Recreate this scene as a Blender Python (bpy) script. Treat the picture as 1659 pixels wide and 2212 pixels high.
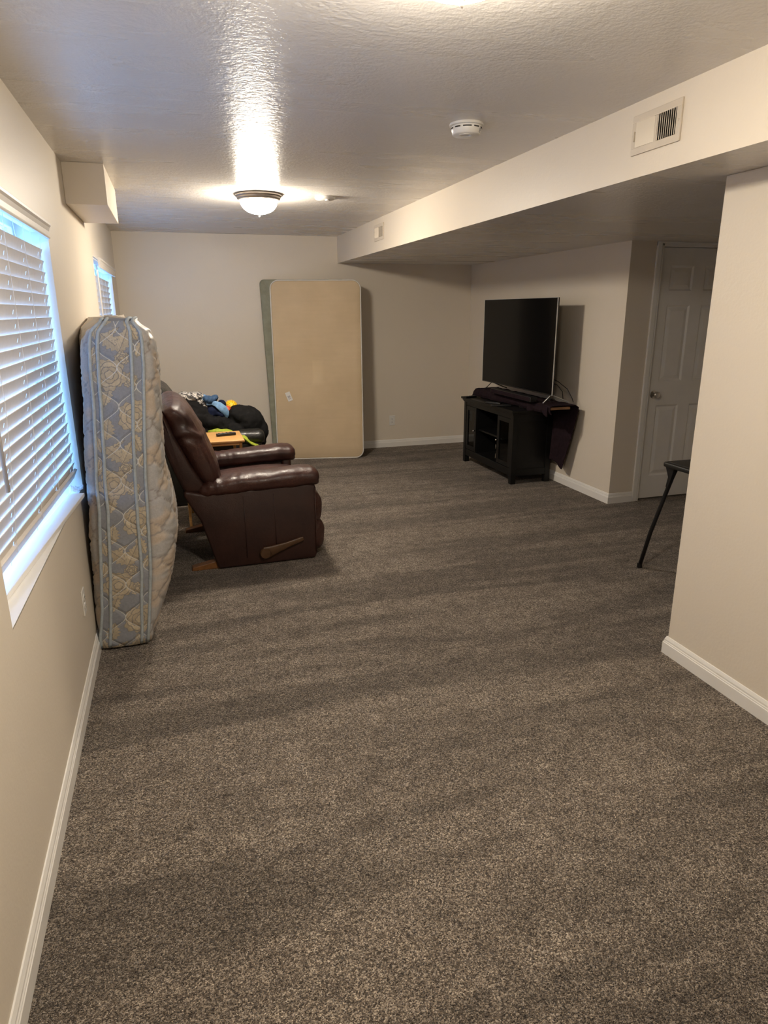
import bpy, bmesh, math, random
import numpy as np
from mathutils import Vector, Matrix, noise

random.seed(7)
for o in list(bpy.data.objects): bpy.data.objects.remove(o)
SC = bpy.context.scene
COL = SC.collection

# ---------------------------------------------------------------- camera
CAM = Vector((0.4765, 0.0, 1.5776)); PITCH, YAW, ROLL, FPX = 0.29163, 0.29545, -0.00679, 1453.58
fwd = Vector((math.sin(YAW)*math.cos(PITCH), math.cos(YAW)*math.cos(PITCH), -math.sin(PITCH)))
rgt = Vector((math.cos(YAW), -math.sin(YAW), 0)); upv = rgt.cross(fwd)
r2 = math.cos(ROLL)*rgt + math.sin(ROLL)*upv; u2 = -math.sin(ROLL)*rgt + math.cos(ROLL)*upv
cd = bpy.data.cameras.new('camera'); cam = bpy.data.objects.new('camera', cd); COL.objects.link(cam)
cd.sensor_fit = 'HORIZONTAL'; cd.sensor_width = 36; cd.lens = FPX/1659*36; cd.clip_start = .02
m = Matrix((r2, u2, -fwd)).transposed().to_4x4(); m.translation = CAM; cam.matrix_world = m
SC.camera = cam

# ---------------------------------------------------------------- world, exposure
SKY = (0.19, 0.46, 1.0); SKY_STRENGTH = 6.5
LAMP = (1.0, 0.885, 0.73); LAMP_STRENGTH = (165.0, 118.0)   # far lamp, near lamp
w = bpy.data.worlds.new('overcast_sky'); SC.world = w; w.use_nodes = True
w.node_tree.nodes['Background'].inputs[0].default_value = (*SKY, 1)
w.node_tree.nodes['Background'].inputs[1].default_value = SKY_STRENGTH
vs = SC.view_settings; vs.view_transform = 'Standard'; vs.look = 'None'; vs.gamma = 1; vs.exposure = 0.72; vs.use_curve_mapping = False

# ---------------------------------------------------------------- dimensions (metres)
CE, SO, SX, FY, TX, DY, RX, RY = 2.341, 2.070, 2.2846, 7.6226, 3.877, 4.675, 2.601, 2.369
BACK, AX = -1.3, 5.3          # wall behind the camera, far side of the alcove

# ---------------------------------------------------------------- materials
class NT:
    def __init__(s, name):
        s.m = bpy.data.materials.new(name); s.m.use_nodes = True; s.t = s.m.node_tree
        s.b = s.t.nodes['Principled BSDF']; s.out = s.t.nodes['Material Output']
    def n(s, typ, **kw):
        x = s.t.nodes.new(typ)
        for k, v in kw.items():
            if k.startswith('i_'):
                k = k[2:]; x.inputs[int(k) if k.isdigit() else k.replace('_', ' ')].default_value = v
            else: setattr(x, k, v)
        return x
    def l(s, a, b): s.t.links.new(a, b)
    def coord(s, scale=(1, 1, 1), kind='Object'):
        tc = s.n('ShaderNodeTexCoord'); mp = s.n('ShaderNodeMapping'); mp.inputs['Scale'].default_value = scale
        s.l(tc.outputs[kind], mp.inputs['Vector']); return mp.outputs[0]
    def noise(s, vec, scale, detail=3, rough=.55, dist=0):
        x = s.n('ShaderNodeTexNoise', i_Scale=scale, i_Detail=detail, i_Roughness=rough, i_Distortion=dist); s.l(vec, x.inputs['Vector']); return x
    def ramp(s, fac, stops, interp='LINEAR'):
        r = s.n('ShaderNodeValToRGB'); cr = r.color_ramp; cr.interpolation = interp
        while len(cr.elements) < len(stops): cr.elements.new(.5)
        for e, (p, c) in zip(cr.elements, stops): e.position = p; e.color = (*c, 1) if len(c) == 3 else c
        s.l(fac, r.inputs[0]); return r.outputs[0]
    def mix(s, fac, a, b, mode='MIX'):
        x = s.n('ShaderNodeMix', data_type='RGBA', blend_type=mode)
        for v, i in ((fac, 0), (a, 6), (b, 7)):
            if hasattr(v, 'is_linked') or hasattr(v, 'links'): s.l(v, x.inputs[i])
            else: x.inputs[i].default_value = (*v, 1) if isinstance(v, tuple) and len(v) == 3 else v
        return x.outputs[2]
    def bump(s, h, strength, dist=.01, prev=None):
        x = s.n('ShaderNodeBump', i_Strength=strength, i_Distance=dist); s.l(h, x.inputs['Height'])
        if prev is not None: s.l(prev, x.inputs['Normal'])
        s.l(x.outputs[0], s.b.inputs['Normal']); return x.outputs[0]
    def base(s, c):
        if hasattr(c, 'links'): s.l(c, s.b.inputs['Base Color'])
        else: s.b.inputs['Base Color'].default_value = (*c, 1)
    def set(s, **kw):
        for k, v in kw.items(): s.b.inputs[k.replace('_', ' ')].default_value = v
        return s.m

def plain(name, c, rough=.5, metal=0, spec=.5, var=.06, vscale=9, bump=0, bscale=200, **kw):
    t = NT(name); v = t.coord(); n = t.noise(v, vscale)
    lo = tuple(x*(1-var) for x in c); hi = tuple(min(1, x*(1+var)) for x in c)
    t.base(t.ramp(n.outputs[0], [(.3, lo), (.7, hi)]))
    if bump: t.bump(t.noise(v, bscale, 2).outputs[0], bump, .002)
    t.set(Roughness=rough, Metallic=metal); t.b.inputs['Specular IOR Level'].default_value = spec
    for k, x in kw.items(): t.b.inputs[k.replace('_', ' ')].default_value = x
    return t.m

def paint(name, c, rough, scale=90, strength=.35, dist=.004, spec=.5, roller=False):
    t = NT(name); v = t.coord(); t.base(t.ramp(t.noise(v, 1.3, 3).outputs[0], [(.3, tuple(x*.965 for x in c)), (.7, c)]))
    n1 = t.noise(v, scale, 2, .5); n2 = t.noise(v, scale*.35, 2, .5)
    b = t.bump(n2.outputs[0], strength*.6, dist); t.bump(n1.outputs[0], strength, dist*.6, b)
    t.set(Roughness=rough); t.b.inputs['Specular IOR Level'].default_value = spec
    if roller:                                           # roller marks across the room: alternating sheen
        t.l(t.ramp(t.noise(t.coord((.35, 3.2, 1)), 1.8, 1.5, .45).outputs[0], [(.35, (rough-.03,)*3), (.65, (rough+.03,)*3)]), t.b.inputs['Roughness'])
    return t.m

M = {}
M['wall'] = paint('cream_wall_paint', (.735, .66, .55), .45, 85, .22, .004, .35)
M['ceil'] = paint('semi_gloss_ceiling_paint', (.74, .705, .655), .29, 75, .55, .005, .22, True)
M['trim'] = plain('white_trim_paint', (.80, .78, .74), .35, var=.02)
M['door'] = plain('white_door_paint', (.77, .745, .70), .4, var=.03, bump=.05, bscale=60)
M['white'] = plain('white_plastic', (.74, .72, .68), .38, var=.02)
M['slat'] = plain('off_white_blind_slat', (.70, .655, .60), .42, var=.03, vscale=30)
M['cord'] = plain('white_cord', (.7, .66, .6), .7)
M['vent'] = plain('cream_painted_metal', (.62, .545, .44), .4, var=.03)
M['duct'] = plain('dark_duct_interior', (.035, .03, .026), .8)
M['pan'] = plain('brushed_nickel_lamp_ring', (.36, .32, .29), .38, metal=.75)
M['chrome'] = plain('satin_nickel', (.62, .60, .57), .22, metal=1)
M['black'] = plain('black_painted_wood', (.006, .006, .0062), .36, spec=.32, var=.25, bump=.08, bscale=90)
M['blackplastic'] = plain('black_plastic', (.008, .008, .009), .38)
M['screen'] = plain('dark_tv_screen', (.0035, .0038, .0046), .12, spec=.14, var=.02)
M['silver'] = plain('silver_tv_edge', (.66, .65, .63), .4, metal=.3)
M['towel'] = plain('aubergine_cotton', (.020, .0115, .015), .95, spec=.1, var=.25, vscale=35, bump=.6, bscale=420)
M['board'] = plain('raw_brown_board', (.24, .12, .05), .6, var=.2, vscale=25)
M['tray'] = None
M['blackcloth'] = plain('black_jacket_cloth', (.009, .0088, .009), .92, spec=.12, var=.3, vscale=22, bump=.5, bscale=260)
M['navy'] = plain('navy_cloth', (.008, .012, .032), .92, spec=.12, var=.3, vscale=22, bump=.5, bscale=260)
M['denim'] = plain('slate_blue_cloth', (.045, .085, .16), .92, spec=.12, var=.25, vscale=40, bump=.5, bscale=260)
M['skyblue'] = plain('light_blue_cloth', (.20, .36, .60), .92, spec=.12, var=.18, vscale=40, bump=.5, bscale=260)
M['lime'] = plain('lime_green_fleece', (.32, .38, .045), .95, spec=.1, var=.18, vscale=40, bump=.5, bscale=220)
M['yellow'] = plain('yellow_rubber', (.85, .52, .015), .5, var=.1)
M['red'] = plain('orange_red_rubber', (.48, .07, .015), .45, var=.15)
M['piping'] = plain('pale_blue_grey_cord', (.36, .40, .42), .7, var=.12, vscale=60, bump=.6, bscale=350)
M['whitepiping'] = plain('white_edge_cord', (.66, .63, .58), .7, var=.06)
M['green'] = plain('sage_green_sheet', (.27, .27, .20), .9, spec=.12, var=.12, vscale=14, bump=.3, bscale=300)
M['footwood'] = plain('orange_stained_wood', (.20, .085, .026), .45, var=.25, vscale=20)
M['leverwood'] = plain('brown_lever_wood', (.085, .042, .019), .42, var=.2, vscale=30)
M['tabletop'] = plain('black_vinyl_tabletop', (.012, .012, .011), .42, var=.2, bump=.3, bscale=300)
M['tag'] = plain('paper_label', (.72, .70, .66), .7, var=.02)
M['ink'] = plain('grey_printed_ink', (.16, .16, .18), .7)

def wood(name, lo, hi, rough=.4):
    t = NT(name); v = t.coord((3, 26, 26)); n = t.noise(v, 2.2, 5, .6, .6)
    t.base(t.ramp(n.outputs[0], [(.32, lo), (.68, hi)])); t.set(Roughness=rough); return t.m
M['tray'] = wood('honey_wood', (.50, .25, .075), (.66, .38, .13))

def leather(name, dark, mid, worn, rough=.3, crack=.5):
    t = NT(name); v = t.coord()
    big = t.noise(v, 4.5, 4, .6); fine = t.noise(v, 26, 4, .65)
    c = t.ramp(big.outputs[0], [(.34, dark), (.66, mid)])
    vo = t.n('ShaderNodeTexVoronoi', feature='DISTANCE_TO_EDGE', i_Scale=34.0)
    wv = t.n('ShaderNodeMix', data_type='VECTOR'); wv.inputs[0].default_value = .06
    t.l(v, wv.inputs[4]); t.l(fine.outputs['Color'], wv.inputs[5]); t.l(wv.outputs[1], vo.inputs['Vector'])
    ck = t.ramp(vo.outputs['Distance'], [(.0, (1, 1, 1)), (.05, (0, 0, 0))])
    k = t.n('ShaderNodeMath', operation='MULTIPLY'); t.l(ck, k.inputs[0]); t.l(t.ramp(big.outputs[0], [(.48, (0, 0, 0)), (.62, (crack, crack, crack))]), k.inputs[1])
    t.base(t.mix(k.outputs[0], c, worn))
    b = t.bump(fine.outputs[0], .25, .004); t.bump(t.ramp(vo.outputs['Distance'], [(0, (0, 0, 0)), (.08, (1, 1, 1))]), .25, .0015, b)
    t.l(t.ramp(fine.outputs[0], [(.3, (rough-.06,)*3), (.7, (rough+.14,)*3)]), t.b.inputs['Roughness']); return t.m
M['leather'] = leather('oxblood_brown_leather', (.028, .0100, .0080), (.058, .0200, .0145), (.14, .060, .040), .36)
M['side'] = leather('brown_side_vinyl', (.024, .0092, .0078), (.042, .0155, .0105), (.05, .02, .012), .46, .1)
M['blackleather'] = leather('black_leather', (.010, .010, .009), (.018, .017, .015), (.03, .028, .024), .32, .2)

def carpet():
    t = NT('brown_frieze_carpet'); v = t.coord()
    f1 = t.noise(v, 250, 2, .65); f2 = t.noise(v, 85, 3, .6); big = t.noise(v, 1.9, 4, .6, .5)
    vo = t.n('ShaderNodeTexVoronoi', i_Scale=290.0); t.l(v, vo.inputs['Vector'])
    rnd = t.n('ShaderNodeSeparateColor'); t.l(vo.outputs['Color'], rnd.inputs[0])
    va = t.n('ShaderNodeMath', operation='MULTIPLY_ADD'); va.inputs[1].default_value = .62; t.l(rnd.outputs[0], va.inputs[0])
    vb = t.n('ShaderNodeMath', operation='MULTIPLY_ADD'); vb.inputs[1].default_value = .55; vb.inputs[2].default_value = -.09; t.l(f1.outputs[0], vb.inputs[0]); t.l(vb.outputs[0], va.inputs[2])
    c = t.ramp(va.outputs[0], [(.18, (.028, .0205, .0160)), (.40, (.108, .083, .065)), (.60, (.275, .226, .181)), (.85, (.72, .63, .525))])
    c2 = t.mix(.30, c, t.ramp(f2.outputs[0], [(.38, (.06, .047, .038)), (.62, (.40, .34, .285))]))
    # vacuum tracks: shading of the brushed nap, painted as pale and dark strips
    wv = t.noise(t.coord((.22, 1.9, 1)), 1.9, 3, .5, 1.2)
    st = t.ramp(wv.outputs[0], [(.40, (.75, .745, .745)), (.57, (1.15, 1.145, 1.14))])
    bl = t.mix(1.0, t.ramp(big.outputs[0], [(.32, (.86, .85, .84)), (.68, (1.10, 1.10, 1.09))]), t.ramp(t.noise(t.coord((1, 1.4, 1)), 11, 3, .55, .4).outputs[0], [(.34, (.80, .79, .78)), (.66, (1.15, 1.15, 1.14))]), 'MULTIPLY')
    t.base(t.mix(1.0, t.mix(1.0, c2, st, 'MULTIPLY'), bl, 'MULTIPLY'))
    b = t.bump(f2.outputs[0], .7, .012); b = t.bump(f1.outputs[0], .6, .008, b); t.bump(t.ramp(vo.outputs['Distance'], [(0, (1, 1, 1)), (.6, (0, 0, 0))]), .9, .006, b)
    t.set(Roughness=1.0); t.b.inputs['Specular IOR Level'].default_value = .08
    t.b.inputs['Sheen Weight'].default_value = .12; t.b.inputs['Sheen Roughness'].default_value = .6; return t.m
M['carpet'] = carpet()

def glass_pane(name, tint=(1, 1, 1)):
    t = NT(name); tr = t.n('ShaderNodeBsdfTransparent'); tr.inputs[0].default_value = (*tint, 1)
    gl = t.n('ShaderNodeBsdfGlossy', i_Roughness=.03); lw = t.n('ShaderNodeLayerWeight', i_Blend=.5); mx = t.n('ShaderNodeMixShader')
    p5 = t.n('ShaderNodeMath', operation='POWER'); p5.inputs[1].default_value = 5; t.l(lw.outputs['Facing'], p5.inputs[0])
    fr = t.n('ShaderNodeMath', operation='MULTIPLY_ADD'); fr.inputs[1].default_value = .9; fr.inputs[2].default_value = .04; t.l(p5.outputs[0], fr.inputs[0])
    t.l(fr.outputs[0], mx.inputs[0]); t.l(tr.outputs[0], mx.inputs[1]); t.l(gl.outputs[0], mx.inputs[2]); t.l(mx.outputs[0], t.out.inputs[0]); return t.m
M['glass'] = glass_pane('clear_window_glass', (.95, .97, 1)); M['cabglass'] = glass_pane('smoked_cabinet_glass', (.45, .45, .45))

def lampglass(strength):
    t = NT('lit_frosted_glass'); t.base((.9, .86, .78)); t.set(Roughness=.4)
    t.b.inputs['Emission Color'].default_value = (*LAMP, 1); t.b.inputs['Emission Strength'].default_value = strength; return t.m
M['dome'], M['dome_near'] = lampglass(LAMP_STRENGTH[0]), lampglass(LAMP_STRENGTH[1])

def attrmat(name, rough, spec, bump=.3, bscale=300, sheen=0):
    t = NT(name); a = t.n('ShaderNodeAttribute', attribute_name='pattern'); v = t.coord(); n = t.noise(v, 120, 2)
    t.base(t.mix(1.0, a.outputs['Color'], t.ramp(n.outputs[0], [(.3, (.9, .9, .9)), (.7, (1.06, 1.06, 1.06))]), 'MULTIPLY'))
    t.bump(t.noise(v, bscale, 2).outputs[0], bump, .0015); t.set(Roughness=rough); t.b.inputs['Specular IOR Level'].default_value = spec
    t.b.inputs['Sheen Weight'].default_value = sheen; return t.m
M['damask'] = attrmat('floral_damask', .62, .3, .35, 420)
M['satin'] = attrmat('satin_quilting', .48, .4, .15, 200)

def beige():
    t = NT('tan_mattress_ticking'); v = t.coord(); n = t.noise(v, 3, 4); st = t.noise(t.coord((1.2, 1, 14)), 2.2, 3)
    c = t.ramp(n.outputs[0], [(.3, (.56, .43, .275)), (.7, (.63, .49, .32))])
    t.base(t.mix(1.0, c, t.ramp(st.outputs[0], [(.3, (.975, .975, .97)), (.7, (1.015, 1.015, 1.015))]), 'MULTIPLY'))
    t.bump(t.noise(v, 260, 2).outputs[0], .3, .002); t.set(Roughness=.85); t.b.inputs['Specular IOR Level'].default_value = .15; return t.m
M['beige'] = beige()

def zebra():
    t = NT('grey_white_patterned_cloth'); v = t.coord(); wv = t.n('ShaderNodeTexWave', wave_type='BANDS', bands_direction='DIAGONAL', i_Scale=13.0, i_Distortion=9.0, i_Detail=1.0)
    wv.inputs['Detail Scale'].default_value = 1.6; t.l(v, wv.inputs['Vector'])
    t.base(t.ramp(wv.outputs['Fac'], [(.42, (.085, .08, .08)), (.58, (.50, .47, .43))])); t.set(Roughness=.9); t.b.inputs['Specular IOR Level'].default_value = .12; return t.m
M['zebra'] = zebra()

# ---------------------------------------------------------------- mesh helpers
class MB:
    """collects shapes, then links them as one mesh object"""
    def __init__(s): s.bm = bmesh.new()
    def box(s, a, b, bev=0, seg=2, rot=None, piv=None):
        bm2 = bmesh.new(); bmesh.ops.create_cube(bm2, size=1)
        a, b = Vector(a), Vector(b)
        for v in bm2.verts: v.co = Vector([(a[i]+b[i])/2 + v.co[i]*(b[i]-a[i]) for i in range(3)])
        if bev: bmesh.ops.bevel(bm2, geom=bm2.edges[:], offset=bev, segments=seg, affect='EDGES', profile=.6)
        if rot is not None:
            p = Vector(piv) if piv else (a+b)/2
            for v in bm2.verts: v.co = p + rot @ (v.co-p)
        s.add(bm2); return s
    def add(s, bm2):
        me = bpy.data.meshes.new('t'); bm2.to_mesh(me); bm2.free(); s.bm.from_mesh(me); bpy.data.meshes.remove(me)
    def rings(s, rings, closed=True, cap=True):
        vr = [[s.bm.verts.new(p) for p in r] for r in rings]; n = len(rings[0])
        for a, b in zip(vr, vr[1:]):
            for i in range(n if closed else n-1): s.bm.faces.new((a[i], a[(i+1) % n], b[(i+1) % n], b[i]))
        if cap and closed:
            for r, flip in ((vr[0], True), (vr[-1], False)):
                c = s.bm.verts.new(sum((v.co for v in r), Vector())/n)
                for i in range(n):
                    f = (r[(i+1) % n], r[i], c) if flip else (r[i], r[(i+1) % n], c)
                    s.bm.faces.new(f)
        return s
    def tube(s, pts, r, n=10, cap=True):
        pts = [Vector(p) for p in pts]; rs = r if isinstance(r, (list, tuple)) else [r]*len(pts)
        out = []; prev = None
        for i, p in enumerate(pts):
            d = (pts[min(i+1, len(pts)-1)] - pts[max(i-1, 0)]).normalized()
            if prev is None: x = d.orthogonal().normalized()
            else:
                x = (prev - d*prev.dot(d)).normalized()
            prev = x; y = d.cross(x)
            out.append([p + rs[i]*(math.cos(2*math.pi*k/n)*x + math.sin(2*math.pi*k/n)*y) for k in range(n)])
        return s.rings(out, True, cap)
    def lathe(s, prof, c, axis='Z', n=40, cap=True):
        out = []
        for r, h in prof:
            ring = []
            for k in range(n):
                a = 2*math.pi*k/n; x, y = r*math.cos(a), r*math.sin(a)
                q = {'Z': (x, y, h), 'Y': (x, h, y), 'X': (h, x, y)}[axis]; ring.append(Vector(c)+Vector(q))
            out.append(ring)
        return s.rings(out, True, cap)
    def prism(s, prof, v0, v1, plane='xz', bev=0, seg=3):
        """closed outline extruded along the remaining axis"""
        bm2 = bmesh.new()
        mk = {'xz': lambda p, v: (p[0], v, p[1]), 'yz': lambda p, v: (v, p[0], p[1]), 'xy': lambda p, v: (p[0], p[1], v)}[plane]
        a = [bm2.verts.new(mk(p, v0)) for p in prof]; b = [bm2.verts.new(mk(p, v1)) for p in prof]
        bm2.faces.new(a[::-1]); bm2.faces.new(b); n = len(a)
        for i in range(n): bm2.faces.new((a[i], a[(i+1) % n], b[(i+1) % n], b[i]))
        bmesh.ops.recalc_face_normals(bm2, faces=bm2.faces[:])
        if bev: bmesh.ops.bevel(bm2, geom=bm2.edges[:], offset=bev, segments=seg, affect='EDGES', profile=.5)
        s.add(bm2); return s
    def grid(s, f, nu, nv):
        vs = [[s.bm.verts.new(f(i/(nu-1), j/(nv-1))) for j in range(nv)] for i in range(nu)]
        for i in range(nu-1):
            for j in range(nv-1): s.bm.faces.new((vs[i][j], vs[i+1][j], vs[i+1][j+1], vs[i][j+1]))
        return s
    def build(s, name, mat, parent=None, smooth=False, sub=0, solid=0, angle=None):
        bmesh.ops.recalc_face_normals(s.bm, faces=s.bm.faces[:])
        me = bpy.data.meshes.new(name); s.bm.to_mesh(me); s.bm.free()
        return link(name, me, mat, parent, smooth, sub, solid, angle)

def link(name, me, mat, parent=None, smooth=False, sub=0, solid=0, angle=None):
    if mat is not None and not me.materials: me.materials.append(mat)
    o = bpy.data.objects.new(name, me); COL.objects.link(o)
    if parent: o.parent = parent
    if solid:
        q = o.modifiers.new('s', 'SOLIDIFY'); q.thickness = solid; q.offset = 0
    if sub:
        q = o.modifiers.new('u', 'SUBSURF'); q.levels = sub; q.render_levels = sub
    if smooth:
        for p in me.polygons: p.use_smooth = True
        if angle:
            me.set_sharp_from_angle(angle=math.radians(angle))
    return o

def tag(o, label=None, cat=None, group=None, kind=None):
    for k, v in (('label', label), ('category', cat), ('group', group), ('kind', kind)):
        if v: o[k] = v
    return o
def empty(name, label=None, cat=None, loc=(0, 0, 0), rz=0, group=None, kind=None):
    o = bpy.data.objects.new(name, None); COL.objects.link(o); o.location = loc; o.rotation_euler = (0, 0, rz); o.empty_display_size = .1
    return tag(o, label, cat, group, kind)
def dup(root, loc, rz=None):
    def cp(o, parent):
        c = o.copy(); COL.objects.link(c); c.parent = parent
        for ch in [x for x in bpy.data.objects if x.parent == o]: cp(ch, c)
        return c
    c = cp(root, None); c.location = loc
    if rz is not None: c.rotation_euler = (0, 0, rz)
    return c
def struct(name, mb, mat, parent=None, **kw):
    o = mb.build(name, mat, parent, **kw)
    if not parent: o['kind'] = 'structure'
    return o
def superring(c, ax, ay, a, b, p=2.6, n=32):
    out = []
    for k in range(n):
        t = 2*math.pi*k/n; x, y = math.cos(t), math.sin(t)
        out.append(Vector(c) + ax*(a*math.copysign(abs(x)**(2/p), x)) + ay*(b*math.copysign(abs(y)**(2/p), y)))
    return out
def fbm(v, s, oct=3):
    return noise.fractal(Vector(v)*s, 1.0, 2.0, oct, noise_basis='PERLIN_ORIGINAL')
def displace(bm, f):
    bm.normal_update(); d = [(v, v.normal.copy()*f(v.co)) for v in bm.verts]
    for v, k in d: v.co += k
def heap(name, mat, balls, parent=None, voxel=.014, amp=.012, freq=7, ridge=.0, seed=0, smooth_it=3):
    """soft heap: a union of ellipsoids, remeshed, smoothed and folded"""
    bm = bmesh.new()
    for (c, r, rz) in balls:
        b2 = bmesh.new(); bmesh.ops.create_icosphere(b2, subdivisions=3, radius=1)
        R = Matrix.Rotation(rz, 3, 'Y')
        for v in b2.verts: v.co = Vector(c) + R @ Vector((v.co.x*r[0], v.co.y*r[1], v.co.z*r[2]))
        me = bpy.data.meshes.new('t'); b2.to_mesh(me); b2.free(); bm.from_mesh(me); bpy.data.meshes.remove(me)
    me = bpy.data.meshes.new('t'); bm.to_mesh(me); bm.free()
    o = bpy.data.objects.new('t', me); COL.objects.link(o)
    q = o.modifiers.new('r', 'REMESH'); q.mode = 'VOXEL'; q.voxel_size = voxel
    q = o.modifiers.new('s', 'SMOOTH'); q.iterations = smooth_it; q.factor = .5
    ev = o.evaluated_get(bpy.context.evaluated_depsgraph_get()); m2 = bpy.data.meshes.new_from_object(ev)
    bpy.data.objects.remove(o); bpy.data.meshes.remove(me)
    b3 = bmesh.new(); b3.from_mesh(m2); bpy.data.meshes.remove(m2); off = Vector((seed*3.1, seed*1.7, seed))
    def f(co):
        n1 = fbm(co+off, freq, 2); n2 = fbm(co*1.0+off*2, freq*2.3, 2)
        return amp*(n1 + ridge*(1-abs(n2)*2.2) + .35*n2)
    displace(b3, f); mb = MB(); mb.bm.free(); mb.bm = b3
    return mb.build(name, mat, parent, smooth=True)

# ================================================================ ROOM SHELL
def holed_wall(x, y0, y1, z0, z1, holes, t, name):
    """wall in the plane x, thickness t to -x, with rectangular openings (y0,y1,z0,z1)"""
    mb = MB(); ys = sorted({y0, y1, *[h[0] for h in holes], *[h[1] for h in holes]}); 
    for a, b in zip(ys, ys[1:]):
        hs = [h for h in holes if h[0] <= a and h[1] >= b]
        if not hs: mb.box((x-t, a, z0), (x, b, z1))
        else:
            mb.box((x-t, a, z0), (x, b, hs[0][2])); mb.box((x-t, a, hs[0][3]), (x, b, z1))
    bmesh.ops.remove_doubles(mb.bm, verts=mb.bm.verts[:], dist=1e-5)
    return struct(name, mb, M['wall'])
W1 = (1.858, 3.46, .765, 1.955); W2 = (5.42, 7.03, .765, 1.955); WT = .175
holed_wall(0, BACK, FY, 0, CE, [W1, W2], WT, 'wall_left')
struct('wall_far', MB().box((-.26, FY, 0), (TX+.1, FY+.1, CE)), M['wall'])
struct('wall_right', MB().box((TX, DY, 0), (TX+.1, FY, SO)), M['wall'])
DX0, DX1, DZ = 4.164, 4.926, 2.032
mb = MB().box((TX+.1, DY, 0), (DX0-.015, DY+.1, SO)).box((DX0-.015, DY, DZ+.012), (DX1+.015, DY+.1, SO)).box((DX1+.015, DY, 0), (AX, DY+.1, SO))
struct('wall_alcove', mb, M['wall'])
struct('wall_alcove_side', MB().box((AX, BACK, 0), (AX+.1, DY+.1, SO)), M['wall'])
struct('wall_near_right', MB().box((RX, BACK, 0), (RX+.12, RY, SO), .006), M['wall'])
struct('wall_behind', MB().box((-.26, BACK-.1, 0), (AX+.1, BACK, CE)), M['wall'])
struct('floor', MB().box((-.0, BACK, -.06), (AX, FY, 0)), M['carpet'])
struct('ceiling', MB().box((-.26, BACK-.1, CE), (SX, FY+.1, CE+.1)), M['ceil'])
# dropped bulkhead along the right-hand side: face in wall paint, underside in ceiling paint
mb = MB().box((SX, BACK-.1, SO), (AX+.1, FY+.1, CE+.1))
o = struct('ceiling_right', mb, M['ceil']); o.data.materials.append(M['wall'])
for p in o.data.polygons:
    if abs(p.normal.x) > .9: p.material_index = 1
struct('trim_1', MB().box((0, 4.258, 2.134), (.2116, 5.107, CE), .004), M['wall'])

def baseboard(name, pts, parent=None):
    """moulded skirting following wall corner points (interior on the left side of travel)"""
    prof = [(0, .0), (.015, .0), (.015, .055), (.0125, .058), (.0125, .062), (.010, .066), (.0095, .073), (.0065, .080), (.004, .086), (0, .087)]
    P = [Vector((*p, 0)) for p in pts]; rings = []
    for i, p in enumerate(P):
        def nrm(a, b): d = (b-a).normalized(); return Vector((-d.y, d.x, 0))
        if i == 0: n = nrm(P[0], P[1])
        elif i == len(P)-1: n = nrm(P[-2], P[-1])
        else:
            n1, n2 = nrm(P[i-1], p), nrm(p, P[i+1]); n = (n1+n2)/(1+n1.dot(n2))
        rings.append([p + n*a + Vector((0, 0, b)) for a, b in prof])
    struct(name, MB().rings(rings), M['trim'])
baseboard('baseboard_left', [(0, FY), (0, BACK)])
baseboard('baseboard_far', [(TX, FY), (0, FY)])
baseboard('baseboard_right', [(DX0-.064, DY), (TX, DY), (TX, FY)])
baseboard('baseboard_near_right', [(RX, BACK), (RX, RY), (RX+.12, RY)])
baseboard('baseboard_alcove', [(AX, DY), (DX1+.064, DY)])

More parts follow.
